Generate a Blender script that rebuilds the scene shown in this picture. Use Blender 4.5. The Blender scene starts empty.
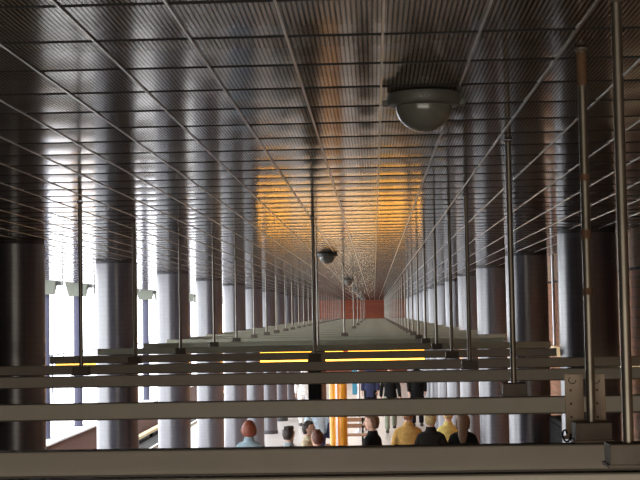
import bpy, bmesh, math, random
from mathutils import Vector, Matrix
random.seed(7)
PI = math.pi
col = bpy.context.scene.collection

# ------------------------------------------------------------------ materials
def mat(name, base=(.5, .5, .5), rough=.5, metal=0., emis=None, estr=0., spec=.5):
    m = bpy.data.materials.new(name); m.use_nodes = True
    b = m.node_tree.nodes['Principled BSDF']
    b.inputs['Base Color'].default_value = (*base, 1)
    b.inputs['Roughness'].default_value = rough
    b.inputs['Metallic'].default_value = metal
    b.inputs['Specular IOR Level'].default_value = spec
    if emis:
        b.inputs['Emission Color'].default_value = (*emis, 1)
        b.inputs['Emission Strength'].default_value = estr
    return m
def N(m, t, **kw):
    n = m.node_tree.nodes.new(t)
    for k, v in kw.items(): setattr(n, k, v)
    return n
def L(m, a, b): m.node_tree.links.new(a, b)
def bsdf(m): return m.node_tree.nodes['Principled BSDF']
def mottle(m, c1, c2, scale=6., rough=None, bump=0.):
    tc = N(m, 'ShaderNodeTexCoord'); no = N(m, 'ShaderNodeTexNoise')
    no.inputs['Scale'].default_value = scale; no.inputs['Detail'].default_value = 5
    L(m, tc.outputs['Object'], no.inputs['Vector'])
    r = N(m, 'ShaderNodeValToRGB')
    r.color_ramp.elements[0].position = .3; r.color_ramp.elements[1].position = .7
    r.color_ramp.elements[0].color = (*c1, 1); r.color_ramp.elements[1].color = (*c2, 1)
    L(m, no.outputs['Fac'], r.inputs['Fac']); L(m, r.outputs['Color'], bsdf(m).inputs['Base Color'])
    if rough:
        mr = N(m, 'ShaderNodeMapRange'); mr.inputs['To Min'].default_value = rough[0]; mr.inputs['To Max'].default_value = rough[1]
        L(m, no.outputs['Fac'], mr.inputs['Value']); L(m, mr.outputs['Result'], bsdf(m).inputs['Roughness'])
    if bump:
        bp = N(m, 'ShaderNodeBump'); bp.inputs['Strength'].default_value = bump; bp.inputs['Distance'].default_value = .01
        L(m, no.outputs['Fac'], bp.inputs['Height']); L(m, bp.outputs['Normal'], bsdf(m).inputs['Normal'])
    return m

def brick_mat(name, c1, c2, mortar, axes, scale=1.0):
    m = mat(name, rough=.8)
    tc = N(m, 'ShaderNodeTexCoord'); sp = N(m, 'ShaderNodeSeparateXYZ'); cb = N(m, 'ShaderNodeCombineXYZ')
    L(m, tc.outputs['Object'], sp.inputs[0])
    L(m, sp.outputs[axes[0]], cb.inputs[0]); L(m, sp.outputs[axes[1]], cb.inputs[1])
    br = N(m, 'ShaderNodeTexBrick')
    L(m, cb.outputs[0], br.inputs['Vector'])
    br.inputs['Scale'].default_value = scale
    br.inputs['Brick Width'].default_value = .24; br.inputs['Row Height'].default_value = .075
    br.inputs['Mortar Size'].default_value = .006
    br.inputs['Color1'].default_value = (*c1, 1); br.inputs['Color2'].default_value = (*c2, 1); br.inputs['Mortar'].default_value = (*mortar, 1)
    L(m, br.outputs['Color'], bsdf(m).inputs['Base Color'])
    return m

def ceiling_mat():
    m = mat('ribbed_aluminium', (.4, .4, .4), .24, .15); bsdf(m).inputs['IOR'].default_value = 1.16
    tc = N(m, 'ShaderNodeTexCoord'); sp = N(m, 'ShaderNodeSeparateXYZ'); L(m, tc.outputs['Object'], sp.inputs[0])
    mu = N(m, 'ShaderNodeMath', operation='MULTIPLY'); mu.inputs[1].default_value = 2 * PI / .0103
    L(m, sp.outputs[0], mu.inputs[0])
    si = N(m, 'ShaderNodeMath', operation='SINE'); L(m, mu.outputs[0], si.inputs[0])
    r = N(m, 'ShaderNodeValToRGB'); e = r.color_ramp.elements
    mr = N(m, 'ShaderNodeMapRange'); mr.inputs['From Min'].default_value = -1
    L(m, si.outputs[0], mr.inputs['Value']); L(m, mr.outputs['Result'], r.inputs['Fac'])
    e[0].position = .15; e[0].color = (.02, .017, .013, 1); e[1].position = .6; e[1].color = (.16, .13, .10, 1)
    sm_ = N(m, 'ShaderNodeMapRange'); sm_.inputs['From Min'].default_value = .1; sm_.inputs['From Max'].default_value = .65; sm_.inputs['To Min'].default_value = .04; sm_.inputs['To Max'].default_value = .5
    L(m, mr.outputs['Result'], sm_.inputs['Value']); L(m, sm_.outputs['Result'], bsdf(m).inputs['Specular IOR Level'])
    # soft tone change from panel to panel and a little grime
    no = N(m, 'ShaderNodeTexNoise'); no.inputs['Scale'].default_value = 1.3; no.inputs['Detail'].default_value = 3
    L(m, tc.outputs['Object'], no.inputs['Vector'])
    r2 = N(m, 'ShaderNodeMapRange'); r2.inputs['To Min'].default_value = .8; r2.inputs['To Max'].default_value = 1.1
    L(m, no.outputs['Fac'], r2.inputs['Value'])
    mx = N(m, 'ShaderNodeMix', data_type='RGBA', blend_type='MULTIPLY'); mx.inputs['Factor'].default_value = 1
    L(m, r.outputs['Color'], mx.inputs['A']); L(m, r2.outputs['Result'], mx.inputs['B'])
    L(m, mx.outputs['Result'], bsdf(m).inputs['Base Color'])
    r3 = N(m, 'ShaderNodeMapRange'); r3.inputs['To Min'].default_value = .09; r3.inputs['To Max'].default_value = .14
    L(m, no.outputs['Fac'], r3.inputs['Value']); L(m, r3.outputs['Result'], bsdf(m).inputs['Roughness'])
    return m

def column_mat():
    m = mat('lilac_mosaic_tile', (.5, .48, .54), .3); bsdf(m).inputs['IOR'].default_value = 1.95
    tc = N(m, 'ShaderNodeTexCoord'); sp = N(m, 'ShaderNodeSeparateXYZ'); L(m, tc.outputs['Object'], sp.inputs[0])
    at = N(m, 'ShaderNodeMath', operation='ARCTAN2'); L(m, sp.outputs[1], at.inputs[0]); L(m, sp.outputs[0], at.inputs[1])
    ml = N(m, 'ShaderNodeMath', operation='MULTIPLY'); ml.inputs[1].default_value = .24; L(m, at.outputs[0], ml.inputs[0])
    cb = N(m, 'ShaderNodeCombineXYZ'); L(m, ml.outputs[0], cb.inputs[0]); L(m, sp.outputs[2], cb.inputs[1])
    br = N(m, 'ShaderNodeTexBrick', offset=0.0); L(m, cb.outputs[0], br.inputs['Vector'])
    br.inputs['Scale'].default_value = 1; br.inputs['Brick Width'].default_value = .05; br.inputs['Row Height'].default_value = .05
    br.inputs['Mortar Size'].default_value = .0025
    br.inputs['Color1'].default_value = (.062, .06, .078, 1); br.inputs['Color2'].default_value = (.076, .073, .09, 1)
    br.inputs['Mortar'].default_value = (.04, .04, .05, 1)
    L(m, br.outputs['Color'], bsdf(m).inputs['Base Color'])
    return m

M = {}
M['ceiling'] = ceiling_mat()
M['tbar'] = mat('bright_joint_strip', (.34, .32, .29), .28, .9)
M['dark'] = mat('dark_void', (.015, .015, .015), .9)
M['beam'] = mottle(mat('taupe_painted_metal', rough=.5), (.32, .30, .25), (.40, .375, .315), 3., (.4, .6))
M['beam_far'] = mottle(mat('taupe_metal_far_light', rough=.5), (.25, .255, .19), (.32, .325, .25), 3., (.4, .6))  # far copy of the beam paint, greenish light on the faces put into its colour
M['beam_lip'] = mat('dark_bronze_lip', (.06, .05, .04), .5, .3)
M['rod'] = mottle(mat('satin_steel_tube', rough=.35, metal=.8), (.13, .118, .095), (.21, .19, .16), 8.)
M['rust'] = mottle(mat('rusty_band', rough=.8), (.09, .045, .025), (.15, .08, .04), 40.)
M['clamp'] = mottle(mat('grey_brown_clamp', rough=.6), (.085, .07, .052), (.13, .105, .08), 25., bump=.2)
M['plate'] = mottle(mat('worn_tan_plate', rough=.55), (.28, .21, .15), (.38, .30, .22), 12., bump=.2)
M['column'] = column_mat()
M['collar'] = mat('dark_column_joint', (.05, .05, .055), .6)
M['brick'] = brick_mat('red_brown_brick', (.38, .165, .08), (.45, .20, .105), (.27, .15, .09), (1, 2))
M['brick_tan'] = brick_mat('tan_upper_brick', (.36, .22, .14), (.42, .26, .17), (.28, .2, .14), (1, 2))
M['brick_end'] = brick_mat('deep_red_brick', (.20, .045, .02), (.25, .06, .028), (.14, .05, .025), (0, 2), .5)
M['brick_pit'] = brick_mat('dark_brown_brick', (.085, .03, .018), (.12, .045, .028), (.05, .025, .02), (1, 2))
M['floor'] = mottle(mat('pale_stone_floor', rough=.3), (.47, .44, .42), (.56, .53, .51), 1.5, (.25, .4))
M['platform'] = mottle(mat('white_concrete', rough=.8), (.62, .6, .62), (.72, .7, .72), 2.)
M['ballast'] = mottle(mat('black_ballast', rough=.95), (.008, .008, .008), (.03, .028, .026), 14., bump=.8)
M['rail'] = mat('worn_rail_steel', (.65, .6, .5), .35, .8)
M['cover'] = mat('cream_rail_cover', (.75, .6, .35), .5)
M['steel'] = mat('brushed_steel', (.6, .62, .65), .35, .8)
M['post'] = mat('lilac_grey_post', (.05, .05, .075), .9, spec=.2)
M['capital'] = mat('grey_green_steel_bracket', (.075, .08, .06), .6)
M['capital_shade'] = mat('shaded_bracket_side', (.015, .016, .012), .6)  # shade on the side of the capital, put into the colour
M['ground'] = mottle(mat('pale_outdoor_paving', rough=.9), (.7, .7, .72), (.8, .8, .8), .6)
M['dome_housing'] = mottle(mat('grey_dome_housing', rough=.45), (.07, .07, .062), (.10, .10, .09), 20.)
M['dome_glass'] = mat('smoked_dome', (.11, .115, .10), .2, 0., spec=.7)
M['amber'] = mat('amber_lit_face', (.9, .5, .08), .4, emis=(1., .43, .04), estr=8.)
M['amber_dim'] = mat('amber_lit_small', (.9, .5, .05), .4, emis=(1., .42, .03), estr=.9)
M['red_mark'] = mat('red_mark', (.7, .05, .02), .5, emis=(.9, .05, .02), estr=.8)
M['black'] = mat('black_casing', (.008, .008, .008), .85, spec=.15)
M['sign_side'] = mat('red_lit_sign_side', (.32, .13, .07), .6)  # reddish light on this side is put into its colour
M['orange'] = mat('orange_lacquer', (.9, .40, .04), .28, emis=(1., .3, .01), estr=.06)
M['white_panel'] = mat('white_panel', (.85, .85, .85), .4, emis=(1, 1, 1), estr=.5)
M['wood'] = mottle(mat('brown_bench_slat', rough=.5), (.22, .11, .06), (.32, .17, .09), 9.)
M['blue'] = mat('teal_blue_panel', (.03, .22, .34), .5)
M['tube'] = mat('added_lamp_tube', (.9, .9, .85), .4, emis=(1., .82, .58), estr=9.)  # glow of the lamps added under the beams
M['ledge'] = mat('glowing_cream_ledge', (.7, .6, .42), .5, emis=(1., .75, .4), estr=.35)  # ledge given a mild glow of its own

# ------------------------------------------------------------------ helpers
def obj(name, bm, m, parent=None, smooth=False):
    me = bpy.data.meshes.new(name)
    if name != 'ceiling': bmesh.ops.recalc_face_normals(bm, faces=bm.faces[:])
    bm.normal_update(); bm.to_mesh(me); bm.free()
    for x in (m if isinstance(m, (list, tuple)) else [m]): me.materials.append(x)
    if smooth:
        for p in me.polygons: p.use_smooth = True
        me.set_sharp_from_angle(angle=math.radians(45))
    o = bpy.data.objects.new(name, me); col.objects.link(o)
    if parent: o.parent = parent
    return o
def tag(o, label=None, cat=None, group=None, kind=None):
    if label: o['label'] = label
    if cat: o['category'] = cat
    if group: o['group'] = group
    if kind: o['kind'] = kind
    return o
def thing(name, label, cat, loc=(0, 0, 0), rotz=0., group=None, kind=None):
    o = bpy.data.objects.new(name, None); col.objects.link(o)
    o.empty_display_size = .1; o.location = loc; o.rotation_euler = (0, 0, rotz)
    return tag(o, label, cat, group, kind)
def box(bm, x0, x1, y0, y1, z0, z1, bev=0., mi=0):
    vs = [bm.verts.new(p) for p in ((x0,y0,z0),(x1,y0,z0),(x1,y1,z0),(x0,y1,z0),(x0,y0,z1),(x1,y0,z1),(x1,y1,z1),(x0,y1,z1))]
    fs = [bm.faces.new([vs[i] for i in f]) for f in ((3,2,1,0),(4,5,6,7),(0,1,5,4),(1,2,6,5),(2,3,7,6),(3,0,4,7))]
    for f in fs: f.material_index = mi
    if bev:
        es = {e for f in fs for e in f.edges}
        bmesh.ops.bevel(bm, geom=list(es), offset=bev, segments=2, affect='EDGES', profile=.6)
    return bm
def bx(*a, **k): return box(bmesh.new(), *a, **k)
def lathe(bm, prof, n=32, cx=0., cy=0., cap=True):
    rings = []
    for r, z in prof:
        if r < 1e-6: rings.append([bm.verts.new((cx, cy, z))])
        else: rings.append([bm.verts.new((cx + r*math.cos(2*PI*i/n), cy + r*math.sin(2*PI*i/n), z)) for i in range(n)])
    for a, b in zip(rings, rings[1:]):
        for i in range(n):
            j = (i+1) % n
            if len(a) == 1 and len(b) == 1: continue
            if len(a) == 1: bm.faces.new((a[0], b[j], b[i]))
            elif len(b) == 1: bm.faces.new((a[i], a[j], b[0]))
            else: bm.faces.new((a[i], a[j], b[j], b[i]))
    if cap:
        if len(rings[0]) > 1: bm.faces.new(rings[0][::-1])
        if len(rings[-1]) > 1: bm.faces.new(rings[-1])
    return bm
def tube(bm, pts, rad, n=12):
    """tapered round tube through points; rad = list of radii or (r_side, r_depth)"""
    pts = [Vector(p) for p in pts]; rings = []
    if not isinstance(rad, (list, tuple)): rad = [rad]*len(pts)
    ref = None
    for i, p in enumerate(pts):
        d = (pts[min(i+1, len(pts)-1)] - pts[max(i-1, 0)]).normalized()
        if ref is None:
            ref = Vector((1, 0, 0)) if abs(d.x) < .8 else Vector((0, 1, 0))
        a = (ref - d*ref.dot(d)).normalized(); ref = a; b = d.cross(a)
        r = rad[i]; ra, rb = (r if isinstance(r, tuple) else (r, r))
        rings.append([bm.verts.new(p + a*ra*math.cos(2*PI*k/n) + b*rb*math.sin(2*PI*k/n)) for k in range(n)])
    for A, B in zip(rings, rings[1:]):
        for k in range(n):
            j = (k+1) % n; bm.faces.new((A[k], A[j], B[j], B[k]))
    bm.faces.new(rings[0][::-1]); bm.faces.new(rings[-1])
    return bm
def blob(bm, c, r, seg=16, ring=10, fn=None):
    c = Vector(c); rows = []
    for i in range(ring+1):
        th = PI*i/ring; row = []
        for k in range(seg if 0 < i < ring else 1):
            ph = 2*PI*k/seg
            v = Vector((math.sin(th)*math.cos(ph), math.sin(th)*math.sin(ph), math.cos(th)))
            if fn: v = fn(v)
            row.append(bm.verts.new(c + Vector((v.x*r[0], v.y*r[1], v.z*r[2]))))
        rows.append(row)
    for a, b in zip(rows, rows[1:]):
        for k in range(seg):
            j = (k+1) % seg
            if len(a) == 1: bm.faces.new((a[0], b[k], b[j]))
            elif len(b) == 1: bm.faces.new((a[k], b[0], a[j]))
            else: bm.faces.new((a[k], b[k], b[j], a[j]))
    return bm
def copy_tree(o, parent=None):
    c = o.copy(); col.objects.link(c)
    if parent: c.parent = parent
    for ch in list(o.children): copy_tree(ch, c)
    return c
ORD = ['first','second','third','fourth','fifth','sixth','seventh','eighth','ninth','tenth','eleventh','twelfth','thirteenth','fourteenth',
       'fifteenth','sixteenth','seventeenth','eighteenth','nineteenth','twentieth']
def ordn(i):
    if i < 20: return ORD[i]
    return {2: 'twenty-', 3: 'thirty-'}[(i+1)//10] + ORD[(i+1) % 10 - 1] if (i+1) % 10 else {3: 'thirtieth', 4: 'fortieth'}[(i+1)//10]

# eye of the camera is the origin; floor is 3.04 m below it, ceiling .59 m above
FZ, CZ, END = -3.04, .59, 68.
XL, XR = -5.0, 1.95

# ------------------------------------------------------------------ setting
tag(obj('floor', bx(XL, XR, -3, END, FZ-.3, FZ), M['floor']), kind='structure')
# ceiling: one sheet of slightly sagging ribbed pans with dark cross joints
def ceiling():
    bm = bmesh.new(); pw, pl = .205, .345; x0 = .03 - 25*pw; y0 = 2.955 - 16*pl
    nx = int((XR - x0)/pw) + 1; ny = int((END - y0)/pl)
    T = [.0, .02, .16, .34, .5, .66, .84, .98, 1.]
    for i in range(nx):
        xa = x0 + i*pw; xb = min(xa + pw, XR)
        if xb - xa < .02: continue
        for j in range(ny):
            ya = y0 + j*pl + .006; yb = ya + pl - .012
            t = random.uniform(-.0012, .0012); q = random.uniform(-.0006, .0006); s = random.uniform(.0010, .0017)
            rows = []
            for k, f in enumerate(T):
                y = ya + (yb-ya)*f
                z = CZ + t*(f-.5)*pl - s*math.sin(PI*f) if 0 < k < len(T)-1 else CZ + .008
                rows.append((bm.verts.new((xa+.002, y, z - q*.1)), bm.verts.new((xb-.002, y, z + q*.1))))
            for a, b in zip(rows, rows[1:]): bm.faces.new((a[0], b[0], b[1], a[1]))
    box(bm, x0, XR, y0, END, CZ+.012, CZ+.3, mi=2)
    for j in range(ny+1):
        ya = y0 + j*pl
        box(bm, x0, XR, ya-.004, ya+.004, CZ-.0020, CZ+.01, mi=2)
    for i in range(nx+1):
        xa = x0 + i*pw
        if xa < XR: box(bm, xa-.0025, xa+.0025, y0, END, CZ-.004, CZ+.004, mi=1)
    o = obj('ceiling', bm, [M['ceiling'], M['tbar'], M['dark']])
    tag(o, kind='structure'); return o
ceiling()
b = bx(XR, XR+.3, -3, END, FZ-.3, -.50); box(b, XR, XR+.3, -3, END, -.50, .28); box(b, XR, XR+.3, -3, END, .305, CZ+.3, mi=1); box(b, XR+.03, XR+.3, -3, END, .28, .305, mi=2)
tag(obj('wall_right', b, [M['brick'], M['brick_tan'], M['dark']]), kind='structure')
tag(obj('wall_end', bx(XL, XR+.3, END, END+.3, FZ-.3, CZ+.3), M['brick_end']), kind='structure')
tag(obj('light_block_back', bx(XL-.3, XR+.3, -3.3, -3, FZ-.3, CZ+.3), M['brick']), kind='structure')  # unseen wall added to keep the space behind the camera dark
tag(obj('light_block_left', bx(-5.0, -4.7, -3, 12., FZ, CZ-.01), M['brick_pit']), kind='structure')  # unseen wall added to block daylight from the near column and ceiling
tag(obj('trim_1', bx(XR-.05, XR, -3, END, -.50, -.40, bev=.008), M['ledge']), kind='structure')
# track pit and far platform
PZ = -4.15
tag(obj('track_bed', bx(-7.95, -5.0, -3, 110, PZ-.3, PZ), M['ballast']), 'black ballast bed of the sunken track', 'track bed', kind='structure')
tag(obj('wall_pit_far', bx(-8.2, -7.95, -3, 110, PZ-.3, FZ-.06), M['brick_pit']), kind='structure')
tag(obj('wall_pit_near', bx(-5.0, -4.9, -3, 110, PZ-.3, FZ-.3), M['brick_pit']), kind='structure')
tag(obj('platform_floor', bx(-13, -7.9, -3, 110, FZ-.06, FZ, bev=.01), M['platform']), 'white concrete platform beyond the track', 'platform', kind='structure')
tag(obj('outdoor_ground', bx(-160, -13, -40, 220, FZ-.4, FZ-.1), M['ground']), 'pale paving outdoors', 'ground', kind='structure')
for x, lab in ((-6.85, 'steel running rail nearer the far platform'), (-5.42, 'steel running rail close under the near platform edge')):
    b = bx(x-.07, x+.07, -3, 110, PZ, PZ+.02); box(b, x-.012, x+.012, -3, 110, PZ+.02, PZ+.12); box(b, x-.035, x+.035, -3, 110, PZ+.12, PZ+.15, bev=.006)
    tag(obj('track_rail', b, M['rail']), lab, 'rail', 'running rails of the track')
t = thing('power_rail', 'cream covered power rail along the foot of the far pit wall', 'rail', (-7.72, 30, PZ))
obj('cover', bx(-.09, .09, -33, 80, .16, .27, bev=.02), M['cover'], t)
for k in range(38): obj('bracket', bx(-.05, .05, -33+3*k, -32.9+3*k, 0, .17), M['black'], t)

# platform posts with trapezoid capitals
def post_proto():
    t = thing('platform_post', '', 'post', (0, 0, 0))
    obj('shaft', lathe(bmesh.new(), [(.13, 0), (.13, .04), (.115, .05), (.115, 3.63)], 24), M['post'], t, True)
    b = bmesh.new()
    for y0, y1, mi in ((-.17, .17, 0),):
        v = [b.verts.new(p) for p in ((-.22,y0,3.62),(.22,y0,3.62),(.36,y0,4.15),(-.36,y0,4.15),(-.22,y1,3.62),(.22,y1,3.62),(.36,y1,4.15),(-.36,y1,4.15))]
        for f in ((0,1,2,3),(7,6,5,4),(1,5,6,2),(4,0,3,7),(4,5,1,0),(3,2,6,7)): b.faces.new([v[i] for i in f])
    obj('capital', b, M['capital'], t)
    obj('capital_shade_side', bx(.30, .42, -.05, .30, 3.85, 4.15), M['capital_shade'], t)  # block added as the shaded side face of the capital
    return t
pp = post_proto()
ys = [35.1 + 3.9*k for k in range(-5, 14)]
for i, y in enumerate(ys):
    o = pp if i == 0 else copy_tree(pp)
    o.location = (-8.3, y, FZ)
    k = i-5
    o['label'] = ('first slim platform post seen past the dark first column' if k == 0 else
                  'slim platform post just behind the nearest left hanger rod' if k == 1 else
                  ('%s slim lilac-grey post in view along the far platform' % ordn(k)) if k > 0 else
                  'slim platform post screened by the dark first column, %s of those' % ordn(k+5))
    o['group'] = 'posts along the far platform'
tag(obj('canopy_gutter', bx(-8.62, -7.98, 14, 105, 1.11, 1.45, bev=.02), M['capital']), 'grey-green gutter beam carried along the tops of the platform posts', 'gutter')
# thin balustrade outdoors
t = thing('outdoor_railing', 'thin pale railing outdoors beyond the far platform', 'railing', (-13.2, 40, FZ-.1))
for z in (1.15, 1.6): obj('rail', tube(bmesh.new(), [(0, -25, z), (0, 60, z)], .03, 8), M['post'], t)
for k in range(15): obj('post', tube(bmesh.new(), [(0, -25+6*k, 0), (0, -25+6*k, 1.6)], .035, 8), M['post'], t)

# ------------------------------------------------------------------ columns
def column_proto():
    t = thing('tiled_column', '', 'column', kind='thing')
    obj('shaft', lathe(bmesh.new(), [(.22, 0), (.22, 3.60)], 64), M['column'], t, True)
    obj('base_ring', lathe(bmesh.new(), [(.232, 0), (.232, .08), (.221, .09), (.221, 0)], 64, cap=False), M['collar'], t, True)
    obj('collar', lathe(bmesh.new(), [(.216, 3.598), (.216, 3.642)], 64), M['collar'], t, True)
    return t
cp = column_proto(); first = True
colY = [10.6 + 4.19*k for k in range(-1, 13)]
for X, side in ((-2.73, 'left'), (1.61, 'right')):
    for i, y in enumerate(colY):
        if i == 0 and False: continue
        o = cp if first else copy_tree(cp); first = False
        o.location = (X, y, FZ)
        sp = {('left', 1): 'wide dark column at the left edge of the hall',
              ('left', 2): 'dark-sided tiled column behind second left hanger rod',
              ('right', 1): 'tiled column behind the two thick near hanger rods, lit left edge',
              ('right', 2): 'tiled column behind the thin rod left of the thick rods'}
        o['label'] = sp.get((side, i), ('%s tiled column of the %s row, counted from the picture edge' % (ordn(i-1), side)) if i else 'tiled column of the %s row standing beside the camera' % side)
        o['group'] = 'tiled columns of the %s row' % side

# ------------------------------------------------------------------ hanging beams
beamY = [2.62, 3.12, 4.82, 7.05, 8.65, 10.72, 12.98, 15.1, 17.35]
for k in range(2, 13): beamY += [10.6 + 4.19*k + .38, 10.6 + 4.19*k + 2.35]
X0, X1 = -2.58, 1.62
def beam(i, y):
    t = thing('hanging_beam', '', 'beam', (0, y, -.006 if i == 0 else 0), kind='thing')
    far = i > 5
    t['label'] = ['nearest beam, its top just entering the picture bottom',
                  'second beam, broad taupe face running under the two thick rods',
                  'third beam from the camera, passing behind the bolted plates'][i] if i < 3 else \
                 '%s hanging cross beam from the camera' % ordn(i)
    t['group'] = 'hanging cross beams'
    near = min(abs(y-c) for c in colY) < .32
    X0, X1 = (-2.50, 1.38) if near else (-2.58, 1.62)
    b = bx(X0, X1, 0, .045, -.353, -.300, bev=.003)
    obj('face', b, M['beam_far'] if far else M['beam'], t)
    obj('lower_lip', bx(X0, X1, .004, .05, -.3575, -.3535), M['beam_lip'], t)
    obj('top_flange', bx(X0, X1, .004, .043, -.302, -.2985), M['beam_far'] if far else M['beam_lip'], t)
    return t
for i, y in enumerate(beamY): beam(i, y)

# hanger rods: tube + clamp on the beam + small ceiling flange
def rod_proto():
    t = thing('hanger_rod', '', 'rod')
    obj('tube', lathe(bmesh.new(), [(.0103, -.294), (.0103, CZ-.006)], 16), M['rod'], t, True)
    b = bx(-.040, .040, -.035, .035, -.294, -.252, bev=.003); box(b, -.044, .044, -.039, .039, -.2955, -.289, bev=.001)
    obj('clamp', b, M['clamp'], t)
    obj('ceiling_flange', lathe(bmesh.new(), [(.0105, CZ-.012), (.015, CZ-.010), (.015, CZ-.0045)], 20), M['clamp'], t, True)
    return t
rp = rod_proto(); first = True
def place_rod(x, y, label, group):
    global first
    o = rp if first else copy_tree(rp); first = False
    o.location = (x, y + .03, 0); o['label'] = label; o['group'] = group
    return o
for i, y in enumerate(beamY):
    r = place_rod(.475 if i > 1 else (.47 if i == 0 else .478), y,
              ['nearest thick hanger rod at the right picture edge', 'thick banded hanger rod rising between two bolted plates',
               'hanger rod just left of the bolted plates, standing on the third beam'][i] if i < 3 else
              '%s hanger rod of the right row from the camera' % ordn(i), 'hanger rods of the right row')
    if i == 1:
        for z0, z1 in ((.50, .575), (.285, .30), (.155, .175), (.03, .045)):
            obj('rust_band', lathe(bmesh.new(), [(.0112, z0), (.0116, (z0+z1)/2), (.0112, z1)], 16), M['rust'], r, True)
    if i > 2:
        place_rod(-1.49, y, 'nearest hanger rod of the left row, before the bright opening' if i == 3 else
                  '%s hanger rod of the left row, counting from the nearest' % ordn(i-3), 'hanger rods of the left row')
for k, i in enumerate([4, 8, 12, 15, 19, 23, 27]):
    place_rod(-.37, beamY[i], '%s hanger rod of the middle row from the camera' % ordn(k), 'hanger rods of the middle row')

# bolted bracket plates on beam two
t = thing('bolted_bracket', 'worn tan bracket of two bolted plates either side of the thick rod', 'bracket', (.478, 3.20, 0))
for xa, xb, nm in ((-.050, -.008, 'l'), (.008, .041, 'r')):
    pl = obj('plate', bx(xa, xb, 0, .006, -.294, -.148, bev=.0025), M['plate'], t)
    for z in (-.185, -.215, -.245):
        cx = xa + .013 if nm == 'l' else xa + .014
        b = tube(bmesh.new(), [(cx, -.003, z), (cx, .001, z)], .0028, 10)
        obj('bolt', b, M['rust'], pl)
    b = bmesh.new()
    cx = (xa+xb)/2 - .004
    tube(b, [(cx + .008*math.cos(a), -.0006, -.162 + .008*math.sin(a)) for a in [PI*(.7 + 1.3*k/8) for k in range(9)]], .0009, 6)
    obj('slot', b, M['dark'], pl)
obj('foot', bx(-.055, .043, -.0, .03, -.2955, -.289, bev=.001), M['plate'], t)
b = tube(bmesh.new(), [(.418 + .007*math.cos(a) + .008*k/12, 3.155, -.283 + .013*math.sin(a)) for k in range(13) for a in [2*PI*k/12 + .4]], .0022, 8)
tag(obj('cable_loop', b, M['black'], None, True), 'small black cable loop lying on the second beam beside the clamp', 'cable')

# ------------------------------------------------------------------ ceiling domes
def dome_proto():
    t = thing('ceiling_dome', '', 'dome')
    obj('housing', lathe(bmesh.new(), [(.088, .0), (.098, -.004), (.100, -.024), (.094, -.034), (.078, -.038), (.0, -.038)], 40), M['dome_housing'], t, True)
    prof = [(.077*math.cos(a), -.036 - .070*math.sin(a)) for a in [PI/2*k/12 for k in range(13)]]
    obj('bubble', lathe(bmesh.new(), prof, 40), M['dome_glass'], t, True)
    for s in (-1, 1): obj('ear', bx(.094 if s > 0 else -.112, .112 if s > 0 else -.094, -.014, .014, -.034, -.018, bev=.004), M['dome_housing'], t)
    b = bmesh.new()
    for s in (-.007, .007): blob(b, (s, -.099, -.02), (.003, .003, .003), 8, 6)
    obj('screw', b, M['steel'], t)
    return t
dp = dome_proto()
for i, (x, y) in enumerate([(.145, 3.76), (-.45, 13.8), (-.45, 24.8), (-.45, 35.7), (-.45, 47), (-.45, 58)]):
    o = dp if i == 0 else copy_tree(dp)
    o.location = (x, y, CZ-.003)
    o['label'] = 'large dark grey ceiling dome close to the camera' if i == 0 else \
                 '%s grey ceiling dome in the line down the middle' % ordn(i)
    o['group'] = 'ceiling domes'

# ------------------------------------------------------------------ hung signs
def sign(name, label, x0, x1, y0, y1, z0, z1, hx, face, ztop=-.35, group=None):
    xm, ym = (x0+x1)/2, (y0+y1)/2
    t = thing(name, label, 'sign', (xm, ym, z0))
    w, d, h = (x1-x0)/2, (y1-y0)/2, z1-z0
    obj('casing', bx(-w, w, -d+.01, d, 0, h, bev=.006), M['black'], t)
    obj('lit_face', bx(-w+.015, w-.015, -d-.004, -d+.012, .012, h-.012), face, t)
    for x in hx: obj('hanger', tube(bmesh.new(), [(x, 0, h-.01), (x, 0, ztop - z0)], .008, 8), M['rod'], t)
    return t
s = sign('yellow_light_sign', 'long amber lit sign hung across the hall beneath the beams', -1.98, .86, 24.0, 24.14, -.90, -.57, (-1.1, 1.1), M['amber'], ztop=CZ-.002)
obj('red_mark', bx(.02, .10, -.08, -.072, .16, .30, bev=.01), M['red_mark'], s)
sign('orange_platform_sign', 'small orange lit sign hanging by the platform beyond the columns', -5.05, -4.30, 22, 22.1, -.88, -.67, (-.25, .25), M['amber_dim'], ztop=CZ-.002)
t = thing('hanging_display_box', 'dark narrow display box hung end-on below the beams', 'sign', (-.59, 14.0, -1.0))
obj('casing', bx(-.066, .060, -.3, .95, 0, .6, bev=.006), M['black'], t)
obj('side_panel', bx(.060, .068, -.25, .90, .03, .57), M['sign_side'], t)
for y in (-.1, .7): obj('hanger', tube(bmesh.new(), [(0, y, .59), (0, y, 1.587)], .01, 8), M['rod'], t)

# ------------------------------------------------------------------ furniture on the floor
t = thing('orange_pylon', 'glossy orange pylon with a white strip, standing among the travellers', 'pylon', (-.54, 20.3, FZ))
for x, r in ((-.075, .055), (.055, .072)):
    obj('orange_tube', lathe(bmesh.new(), [(r, .03), (r, 2.0), (r*.85, 2.05), (r*.5, 2.09), (0, 2.10)], 28, cx=x), M['orange'], t, True)
obj('white_strip', bx(-.040, -.012, -.08, -.05, .05, 2.05, bev=.004), M['white_panel'], t)
obj('base_plate', bx(-.17, .17, -.12, .12, 0, .03, bev=.006), M['black'], t)
t = thing('slatted_bench', 'low brown slatted bench between the orange pylon and the boy in black', 'bench', (-.55, 30., FZ))
for k in range(4): obj('seat_slat', bx(-.5, .36, -.22+.115*k, -.13+.115*k, .42, .45, bev=.005), M['wood'], t)
for k in range(2): obj('backrest_slat', bx(-.5, .36, .26, .285, .56+.13*k, .65+.13*k, bev=.005), M['wood'], t)
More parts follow.
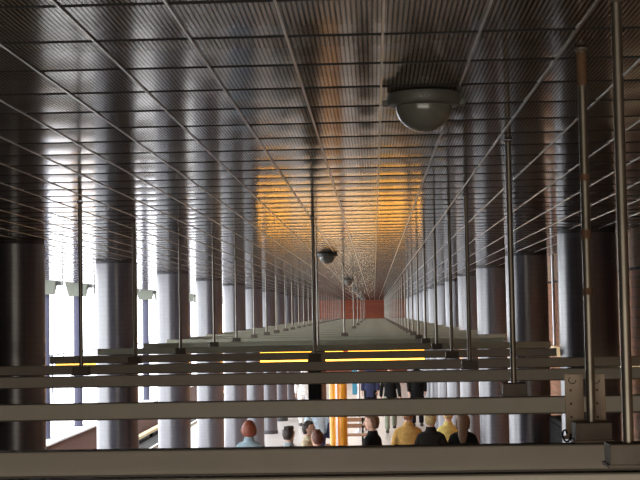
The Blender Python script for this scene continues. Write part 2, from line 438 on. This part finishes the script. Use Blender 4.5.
for x in (-.4, .26):
    b = bx(x-.02, x+.02, -.2, -.16, 0, .42); box(b, x-.02, x+.02, .22, .26, 0, .78); box(b, x-.02, x+.02, -.2, .26, .38, .42)
    obj('leg', b, M['black'], t)
t = thing('blue_signpost', 'steel post with a narrow teal panel standing behind the bench', 'signpost', (-.43, 35.8, FZ))
obj('pole', tube(bmesh.new(), [(0, 0, .02), (0, 0, 2.3)], .035, 14), M['steel'], t, True)
obj('base', lathe(bmesh.new(), [(.14, 0), (.14, .02), (.05, .05)], 24), M['steel'], t, True)
obj('panel', bx(-.16, -.04, -.03, .03, .95, 2.25, bev=.008), M['blue'], t)
t = thing('equipment_cabinet', 'tall black cabinet against the brick wall between two right columns', 'cabinet', (1.86, 13.7, FZ))
obj('body', bx(-.08, .08, -.8, .8, 0, 1.95, bev=.01), M['black'], t)
for s in (-1, 1):
    d = obj('door', bx(-.09, -.08, -.78 if s < 0 else .01, -.01 if s < 0 else .78, .05, 1.9, bev=.003), M['black'], t)
    obj('handle', bx(-.105, -.09, s*.06-.012, s*.06+.012, .95, 1.1), M['steel'], d)
tag(obj('wall_conduit', tube(bmesh.new(), [(1.925, 15.1, -.39), (1.925, 15.1, .58)], .016, 10), M['steel'], None, True), 'thin pale conduit rising up the brick wall between two right columns', 'pipe')

# unseen lamps added below the beams to brighten the lower hall
def lamp_proto():
    t = thing('added_tube_lamp', '', 'lamp')
    obj('housing', bx(-.62, .62, -.07, .07, -.03, .0, bev=.006), M['beam'], t)
    obj('tube', tube(bmesh.new(), [(-.58, 0, -.047), (.58, 0, -.047)], .016, 10), M['tube'], t, True)
    return t
lp = lamp_proto()
for i, k in enumerate(range(9, 31, 3)):
    o = lp if i == 0 else copy_tree(lp)
    o.location = (-.55, beamY[k]+.03, -.363)
    o['label'] = '%s added tube lamp fixed under the far cross beams' % ordn(i); o['group'] = 'added tube lamps under the beams'

# ------------------------------------------------------------------ people
def cloth(name, c, r=.85):
    return mottle(mat(name, rough=r, spec=.15), tuple(v*.8 for v in c), tuple(min(1, v*1.15) for v in c), 18.)
SKIN = mottle(mat('skin', rough=.5), (.58, .33, .23), (.66, .40, .29), 14.)
EYE = mat('eye_dark', (.02, .015, .01), .2); LIP = mat('lips', (.45, .15, .12), .5)
SHOE = mat('dark_shoe', (.03, .025, .02), .5)
def finish(name, bm, m, parent, vox, sm=3):
    o = obj(name, bm, m, parent, True)
    r = o.modifiers.new('Remesh', 'REMESH'); r.mode = 'VOXEL'; r.voxel_size = vox; r.use_smooth_shade = True
    if sm:
        s = o.modifiers.new('Smooth', 'SMOOTH'); s.factor = .5; s.iterations = sm
    return o
def person(label, x, y, h, rotz, top, legs, hair, style='short', pose='stand', head_turn=0., coat=False, sleeve=1., girth=.88, bag=None, group='travellers'):
    s = h/1.72
    t = thing('person', label, 'person', (x, y, FZ), rotz, group); t.scale = (s, s, s)
    W = girth
    # joints, x is to the person's right, y is forward
    if pose == 'walk':
        hipk = {1: [(.085,0,.88),(.09,.16,.50),(.09,.16,.10)], -1: [(-.085,0,.88),(-.09,-.08,.47),(-.09,-.36,.17)]}
    else:
        hipk = {q: [(q*.085,0,.88),(q*.095,.015,.48),(q*.10,-.015,.08)] for q in (1, -1)}
    arms = {}
    for q in (1, -1):
        sh = (q*.168*W, -.005, 1.362)
        if pose == 'walk': sw = .14*(-q); arms[q] = [sh, (q*.215, -.03+sw*.6, 1.11), (q*.235, .05+sw*1.6, .88)]
        elif pose == 'eat': arms[q] = [sh, (q*.225, .08, 1.12), (q*.07, .26, 1.30)]
        elif pose == 'hold': arms[q] = [sh, (q*.24, -.02, 1.11), (q*.13, .22, 1.08)]
        else: arms[q] = [sh, (q*.235*W, -.03, 1.10), (q*.240*W, .05, .86)]
    TOR = [(.84,.150,.105,0),(.93,.162,.112,0),(1.02,.145,.100,0),(1.10,.138,.096,0),(1.22,.158,.112,0),(1.32,.166,.108,-.005),(1.385,.152,.084,-.01),(1.425,.090,.066,-.012),(1.455,.062,.060,-.012)]
    def torso(b, e=0., z0=.84, neck=True):
        pts, rr = [], []
        for z, rx, ry, yo in TOR:
            if z < z0: continue
            pts.append((0, yo, z)); rr.append(((rx*W+e), (ry*W+e)))
        tube(b, pts, rr, 24)
    # ---- body (skin), one surface
    b = bmesh.new(); torso(b)
    tube(b, [(0,-.015,1.42),(0,-.008,1.50),(0,.006,1.56)], [.058,.053,.056], 16)
    R = Matrix.Rotation(head_turn, 3, 'Z')
    hb = bmesh.new()
    def headf(v):
        w = Vector(v)
        if w.z < 0: w.x *= 1 - .30*(-w.z)**1.5; w.y *= 1 - .10*(-w.z)
        if w.y > .3 and w.z < .55: w.y = .3 + (w.y-.3)*.82
        return w
    hc = Vector((0, .012, 1.605))
    blob(hb, hc, (.076, .098, .116), 28, 20, headf)
    tube(hb, [hc+Vector((0,.082,.018)), hc+Vector((0,.098,-.008)), hc+Vector((0,.108,-.028)), hc+Vector((0,.088,-.036))], [.008,.011,.015,.012], 10)
    blob(hb, hc+Vector((0,.075,-.092)), (.026,.020,.020), 12, 8)
    for q in (1, -1):
        blob(hb, hc+Vector((q*.079,-.004,-.008)), (.011,.019,.031), 12, 8)
        blob(hb, hc+Vector((q*.033,.074,.030)), (.024,.012,.008), 10, 6)
    for v in hb.verts: v.co = R @ v.co
    me = bpy.data.meshes.new('tmp'); hb.to_mesh(me); hb.free(); b.from_mesh(me); bpy.data.meshes.remove(me)
    for q in (1, -1):
        A = [Vector(p) for p in arms[q]]
        mid1 = A[0].lerp(A[1], .4); mid2 = A[1].lerp(A[2], .35)
        tube(b, [A[0], mid1, A[1], mid2, A[2]], [.044*W,.044*W,.038,.040,.026], 14)
        d = (A[2]-A[1]).normalized()
        fwd = Vector((0,1,0)) if abs(d.y) < .7 else Vector((0,0,1))
        fwd = (fwd - d*fwd.dot(d)).normalized(); inw = Vector((-q,0,0)); inw = (inw - d*inw.dot(d) - fwd*inw.dot(fwd)).normalized()
        pc = A[2]
        # palm: broad along fwd, thin along inw
        n = 12
        rings = []
        for u_, wa, wb in ((0,.024,.018),(.03,.034,.016),(.065,.041,.015),(.088,.040,.012)):
            c = pc + d*u_
            rings.append([b.verts.new(c + fwd*wa*math.cos(2*PI*k/n) + inw*wb*math.sin(2*PI*k/n)) for k in range(n)])
        for P, Q in zip(rings, rings[1:]):
            for k in range(n): b.faces.new((P[k], P[(k+1)%n], Q[(k+1)%n], Q[k]))
        b.faces.new(rings[0][::-1]); b.faces.new(rings[-1])
        for k, (off, ln) in enumerate(((.031,.068),(.010,.078),(-.011,.072),(-.031,.056))):
            p0 = pc + d*.078 + fwd*off*.95; p1 = p0 + d*ln*.45 + inw*.006 + fwd*off*.12
            p2 = p1 + (d*.8+inw*.5)*ln*.35; p3 = p2 + (d*.45+inw*.85)*ln*.25
            tube(b, [p0,p1,p2,p3], [.0092,.0088,.0082,.0065], 8)
        p0 = pc + d*.022 + fwd*.026; tube(b, [p0, p0+(d*.6+fwd*.7+inw*.2)*.035, p0+(d*.85+fwd*.6+inw*.5)*.062, p0+(d+fwd*.5+inw*.7)*.078], [.013,.011,.0095,.007], 8)
        K = [Vector(p) for p in hipk[q]]
        tube(b, [K[0], K[0].lerp(K[1],.5), K[1], K[1].lerp(K[2],.35), K[2]], [.086,.072,.052,.053,.036], 16)
        a = K[2]
        tube(b, [a+Vector((0,-.045,-.035)), a+Vector((0,.0,-.03)), a+Vector((0,.09,-.045)), a+Vector((0,.17,-.055))], [.032,(.036,.038),(.042,.026),(.034,.016)], 12)
    finish('body', b, SKIN, t, .0085, 2)
    # ---- clothes
    b = bmesh.new(); z0 = .84
    pts = [(0,0,.70 if coat else .80)] + [(0,yo,z) for z,rx,ry,yo in TOR[:-1]]
    rr = [((.185 if coat else .170)*W, (.135 if coat else .125)*W)] + [(rx*W+.026+(.02 if z>1.35 else 0), ry*W+.028) for z,rx,ry,yo in TOR[:-1]]
    tube(b, pts, rr, 28)
    tube(b, [(0,-.014,1.40),(0,-.014,1.455),(0,-.012,1.475)], [.095,.074,.068], 20)
    for q in (1, -1):
        A = [Vector(p) for p in arms[q]]
        if sleeve < 1: tube(b, [A[0]+Vector((-q*.03,0,.0)), A[0].lerp(A[1],.4), A[0].lerp(A[1],.85)], [.068*W,.064*W,.062], 16)
        else:
            e = A[1].lerp(A[2], .96)
            tube(b, [A[0]+Vector((-q*.03,0,0)), A[0].lerp(A[1],.4), A[1], A[1].lerp(A[2],.4), e], [.076*W,.066*W,.056,.050,.040], 16)
    jk = finish('coat' if coat else 'jacket' if sleeve == 1 else 'shirt', b, top, t, .014, 3)
    if coat or sleeve == 1:
        obj('collar', lathe(bmesh.new(), [(.080,1.445),(.070,1.475),(.066,1.497),(.060,1.495),(.064,1.46)], 24, cy=-.012, cap=False), top, jk, True)
    b = bmesh.new()
    tube(b, [(0,0,1.0),(0,0,.93),(0,0,.86),(0,0,.80)], [(.155*W,.112*W),(.172*W,.122*W),(.172*W,.122*W),(.15*W,.11*W)], 24)
    for q in (1, -1):
        K = [Vector(p) for p in hipk[q]]
        tube(b, [K[0], K[0].lerp(K[1],.5), K[1], K[1].lerp(K[2],.5), K[2]+Vector((0,0,.0))], [.098,.086,.070,.066,.062], 16)
    finish('trousers', b, legs, t, .014, 3)
    for q in (1, -1):
        a = Vector(hipk[q][2]); b = bmesh.new()
        tube(b, [a+Vector((0,-.065,-.045)), a+Vector((0,-.02,-.036)), a+Vector((0,.06,-.042)), a+Vector((0,.15,-.054)), a+Vector((0,.195,-.060))], [(.034,.034),(.044,.046),(.047,.038),(.048,.028),(.030,.018)], 16)
        for v in b.verts: v.co.z = max(v.co.z, a.z-.08)
        obj('shoe', b, SHOE, t, True)
    # ---- face details
    for q in (1, -1):
        b = blob(bmesh.new(), hc+Vector((q*.032,.080,.014)), (.010,.008,.006), 10, 6)
        for v in b.verts: v.co = R @ v.co
        obj('eye', b, EYE, t, True)
    b = blob(bmesh.new(), hc+Vector((0,.084,-.058)), (.022,.008,.006), 12, 6)
    for v in b.verts: v.co = R @ v.co
    obj('mouth', b, LIP, t, True)
    # ---- hair
    b = bmesh.new(); rnd = random.Random(hash(label) & 255)
    def hairf(v):
        w = Vector(v)
        if w.y > .1:   # open at the face
            lim = .42
            if w.z < lim: w = Vector((w.x*.88, min(w.y, .15), w.z)) if abs(w.x) < .92 else w
        return w
    blob(b, hc+Vector((0,-.014,.026)), (.087,.103,.108), 28, 18, hairf)
    if style == 'bob':
        blob(b, hc+Vector((0,-.02,.030)), (.098,.108,.108), 28, 18, hairf)
        tube(b, [(0,-.035,1.66),(0,-.040,1.60),(0,-.042,1.54),(0,-.040,1.505)], [(.094,.080),(.108,.086),(.106,.080),(.080,.058)], 24)
        for q in (1,-1): tube(b, [(q*.074,.02,1.66),(q*.092,.025,1.59),(q*.088,.03,1.53)], [.026,.032,.018], 12)
    elif style == 'long':
        tube(b, [(0,-.035,1.66),(0,-.045,1.58),(0,-.075,1.48),(0,-.115,1.38),(0,-.120,1.28)], [(.082,.074),(.078,.062),(.072,.042),(.070,.030),(.04,.018)], 24)
        for q in (1,-1): tube(b, [(q*.074,.01,1.66),(q*.088,.01,1.57),(q*.080,-.02,1.47)], [.024,.026,.018], 12)
    elif style == 'short':
        tube(b, [(0,-.03,1.66),(0,-.038,1.58),(0,-.036,1.535)], [(.084,.076),(.080,.066),(.060,.04)], 24)
    elif style == 'thick':
        tube(b, [(0,-.03,1.67),(0,-.042,1.59),(0,-.044,1.525)], [(.088,.080),(.086,.070),(.062,.046)], 24)
        for k in range(16): blob(b, hc+Vector((rnd.uniform(-.06,.06), rnd.uniform(-.08,.05), .09+rnd.uniform(-.01,.03))), (.025,.025,.02), 8, 6)
    for v in b.verts: v.co = R @ v.co
    finish('hair', b, hair, t, .009, 2)
    if bag:
        bg = obj('shoulder_bag', bx(.20, .32, -.16, .14, .78, 1.08, bev=.03), bag, t)
        obj('strap', tube(bmesh.new(), [(.26,-.02,1.07),(.17,-.13,1.30),(.06,-.10,1.44)], .012, 8), bag, bg)
    return t
C = {k: cloth(k, v) for k, v in dict(denim=(.28,.37,.41), black=(.006,.006,.007), tan=(.62,.38,.12), yellow=(.72,.60,.20), charcoal=(.016,.014,.012),
     navy=(.03,.035,.08), khaki=(.22,.25,.19), jeans=(.10,.16,.28), grey=(.35,.40,.42), cream=(.72,.62,.42), paleblue=(.45,.58,.70), white=(.8,.8,.8), dark=(.008,.008,.01)).items()}
H = {k: mottle(mat('hair_'+k, rough=.55), tuple(x*.6 for x in v), v, 60., bump=.5) for k, v in dict(red=(.22,.045,.015), dark=(.03,.015,.01), black=(.012,.01,.01), auburn=(.12,.035,.015),
     brown=(.16,.08,.035), blond=(.50,.36,.15), grey=(.30,.13,.06)).items()}
G = 'people waiting beyond the beams'
person('person with a red bob in a pale denim jacket, seen from behind', -1.72, 19.0, 1.59, 0, C['denim'], C['jeans'], H['red'], 'bob', head_turn=.25, group=G)
person('dark-haired person in a grey jacket crossed by a black bag strap', -1.18, 19.0, 1.51, -.3, C['grey'], C['dark'], H['dark'], 'thick', head_turn=-.3, bag=C['black'], group=G)
person('dark-haired person in cream top with hands raised to the face', -0.94, 19.6, 1.53, -1.9, C['cream'], C['dark'], H['dark'], 'thick', pose='eat', group=G)
person('short auburn-haired person in black beside the one in cream', -0.77, 18.2, 1.52, .6, C['black'], C['dark'], H['auburn'], 'thick', group=G)
person('brown-haired person in a black jacket standing alone, face turned left', -0.06, 19.0, 1.66, 1.1, C['black'], C['dark'], H['brown'], 'thick', head_turn=.5, group=G)
person('reddish-haired person in a tan shirt, seen from behind', 0.46, 20.5, 1.65, .1, C['tan'], C['khaki'], H['grey'], 'short', girth=.95, group=G)
person('blond person in a charcoal jacket between tan and yellow shirts', 0.75, 19.4, 1.67, -.15, C['charcoal'], C['dark'], H['blond'], 'thick', girth=.92, group=G)
person('short-haired blond person in a yellow shirt, second from the right', 1.09, 21.4, 1.57, .15, C['yellow'], C['khaki'], H['blond'], 'short', group=G)
person('person in black with long brown hair down the back', 1.2, 19.6, 1.63, -.1, C['black'], C['dark'], H['brown'], 'long', girth=.9, group=G)
G = 'people walking further down the hall'
person('distant walker in black jacket and grey-green trousers', .37, 35.4, 1.74, PI, C['black'], C['khaki'], H['dark'], 'short', 'walk', group=G)
person('distant person in a navy coat nearer the steel post', -.14, 38.5, 1.76, PI-.2, C['navy'], C['dark'], H['dark'], 'short', coat=True, group=G)
person('distant person in a long black coat above the charcoal jacket', 1.10, 37.4, 1.78, PI, C['black'], C['dark'], H['brown'], 'short', coat=True, group=G)
person('person in pale blue jacket beyond the orange pylon', -1.08, 25.5, 1.68, .5, C['paleblue'], C['navy'], H['dark'], 'short', bag=C['navy'], group=G)
person('distant person in white near the left column row', -1.93, 38., 1.75, .2, C['white'], C['white'], H['auburn'], 'short', group=G)

# ------------------------------------------------------------------ light
w = bpy.data.worlds.new('World'); bpy.context.scene.world = w; w.use_nodes = True
bg = w.node_tree.nodes['Background']; bg.inputs['Color'].default_value = (.93, .96, 1., 1); bg.inputs['Strength'].default_value = 8.
def area(name, loc, rot, sx, sy, power, c=(1, 1, 1)):
    l = bpy.data.lights.new(name, 'AREA'); l.shape = 'RECTANGLE'; l.size = sx; l.size_y = sy; l.energy = power; l.color = c
    o = bpy.data.objects.new(name, l); col.objects.link(o); o.location = loc; o.rotation_euler = rot; return o
area('fill_light_behind', (.0, -1.6, -.6), (math.radians(88), 0, 0), 5.2, 1.2, 92, (1., .93, .79))  # added fill from behind the camera, brightens the beam faces
area('lower_hall_fill', (-.6, 43, -.42), (0, 0, 0), 2.2, 42, 520, (1., .9, .8))  # added unseen fill panel, brightens the far floor and people

# ------------------------------------------------------------------ camera
yaw, pitch, roll = .0376, .0520, .0175
F = Vector((-math.sin(yaw)*math.cos(pitch), math.cos(yaw)*math.cos(pitch), math.sin(pitch)))
R0 = Vector((math.cos(yaw), math.sin(yaw), 0)); U0 = R0.cross(F)
c, s_ = math.cos(roll), math.sin(roll)
Rr = c*R0 - s_*U0; Uu = s_*R0 + c*U0
cam = bpy.data.cameras.new('Camera'); co = bpy.data.objects.new('Camera', cam); col.objects.link(co)
cam.sensor_width = 36; cam.lens = 1400/640*36; cam.clip_start = .05; cam.clip_end = 500
co.matrix_world = Matrix(((Rr.x, Uu.x, -F.x, 0), (Rr.y, Uu.y, -F.y, 0), (Rr.z, Uu.z, -F.z, 0), (0, 0, 0, 1)))
sc = bpy.context.scene; sc.camera = co
sc.view_settings.view_transform = 'Standard'; sc.view_settings.look = 'None'
sc.view_settings.exposure = 0.; sc.view_settings.gamma = 1.
sc.cycles.max_bounces = 8; sc.cycles.glossy_bounces = 5; sc.cycles.sample_clamp_indirect = 6.
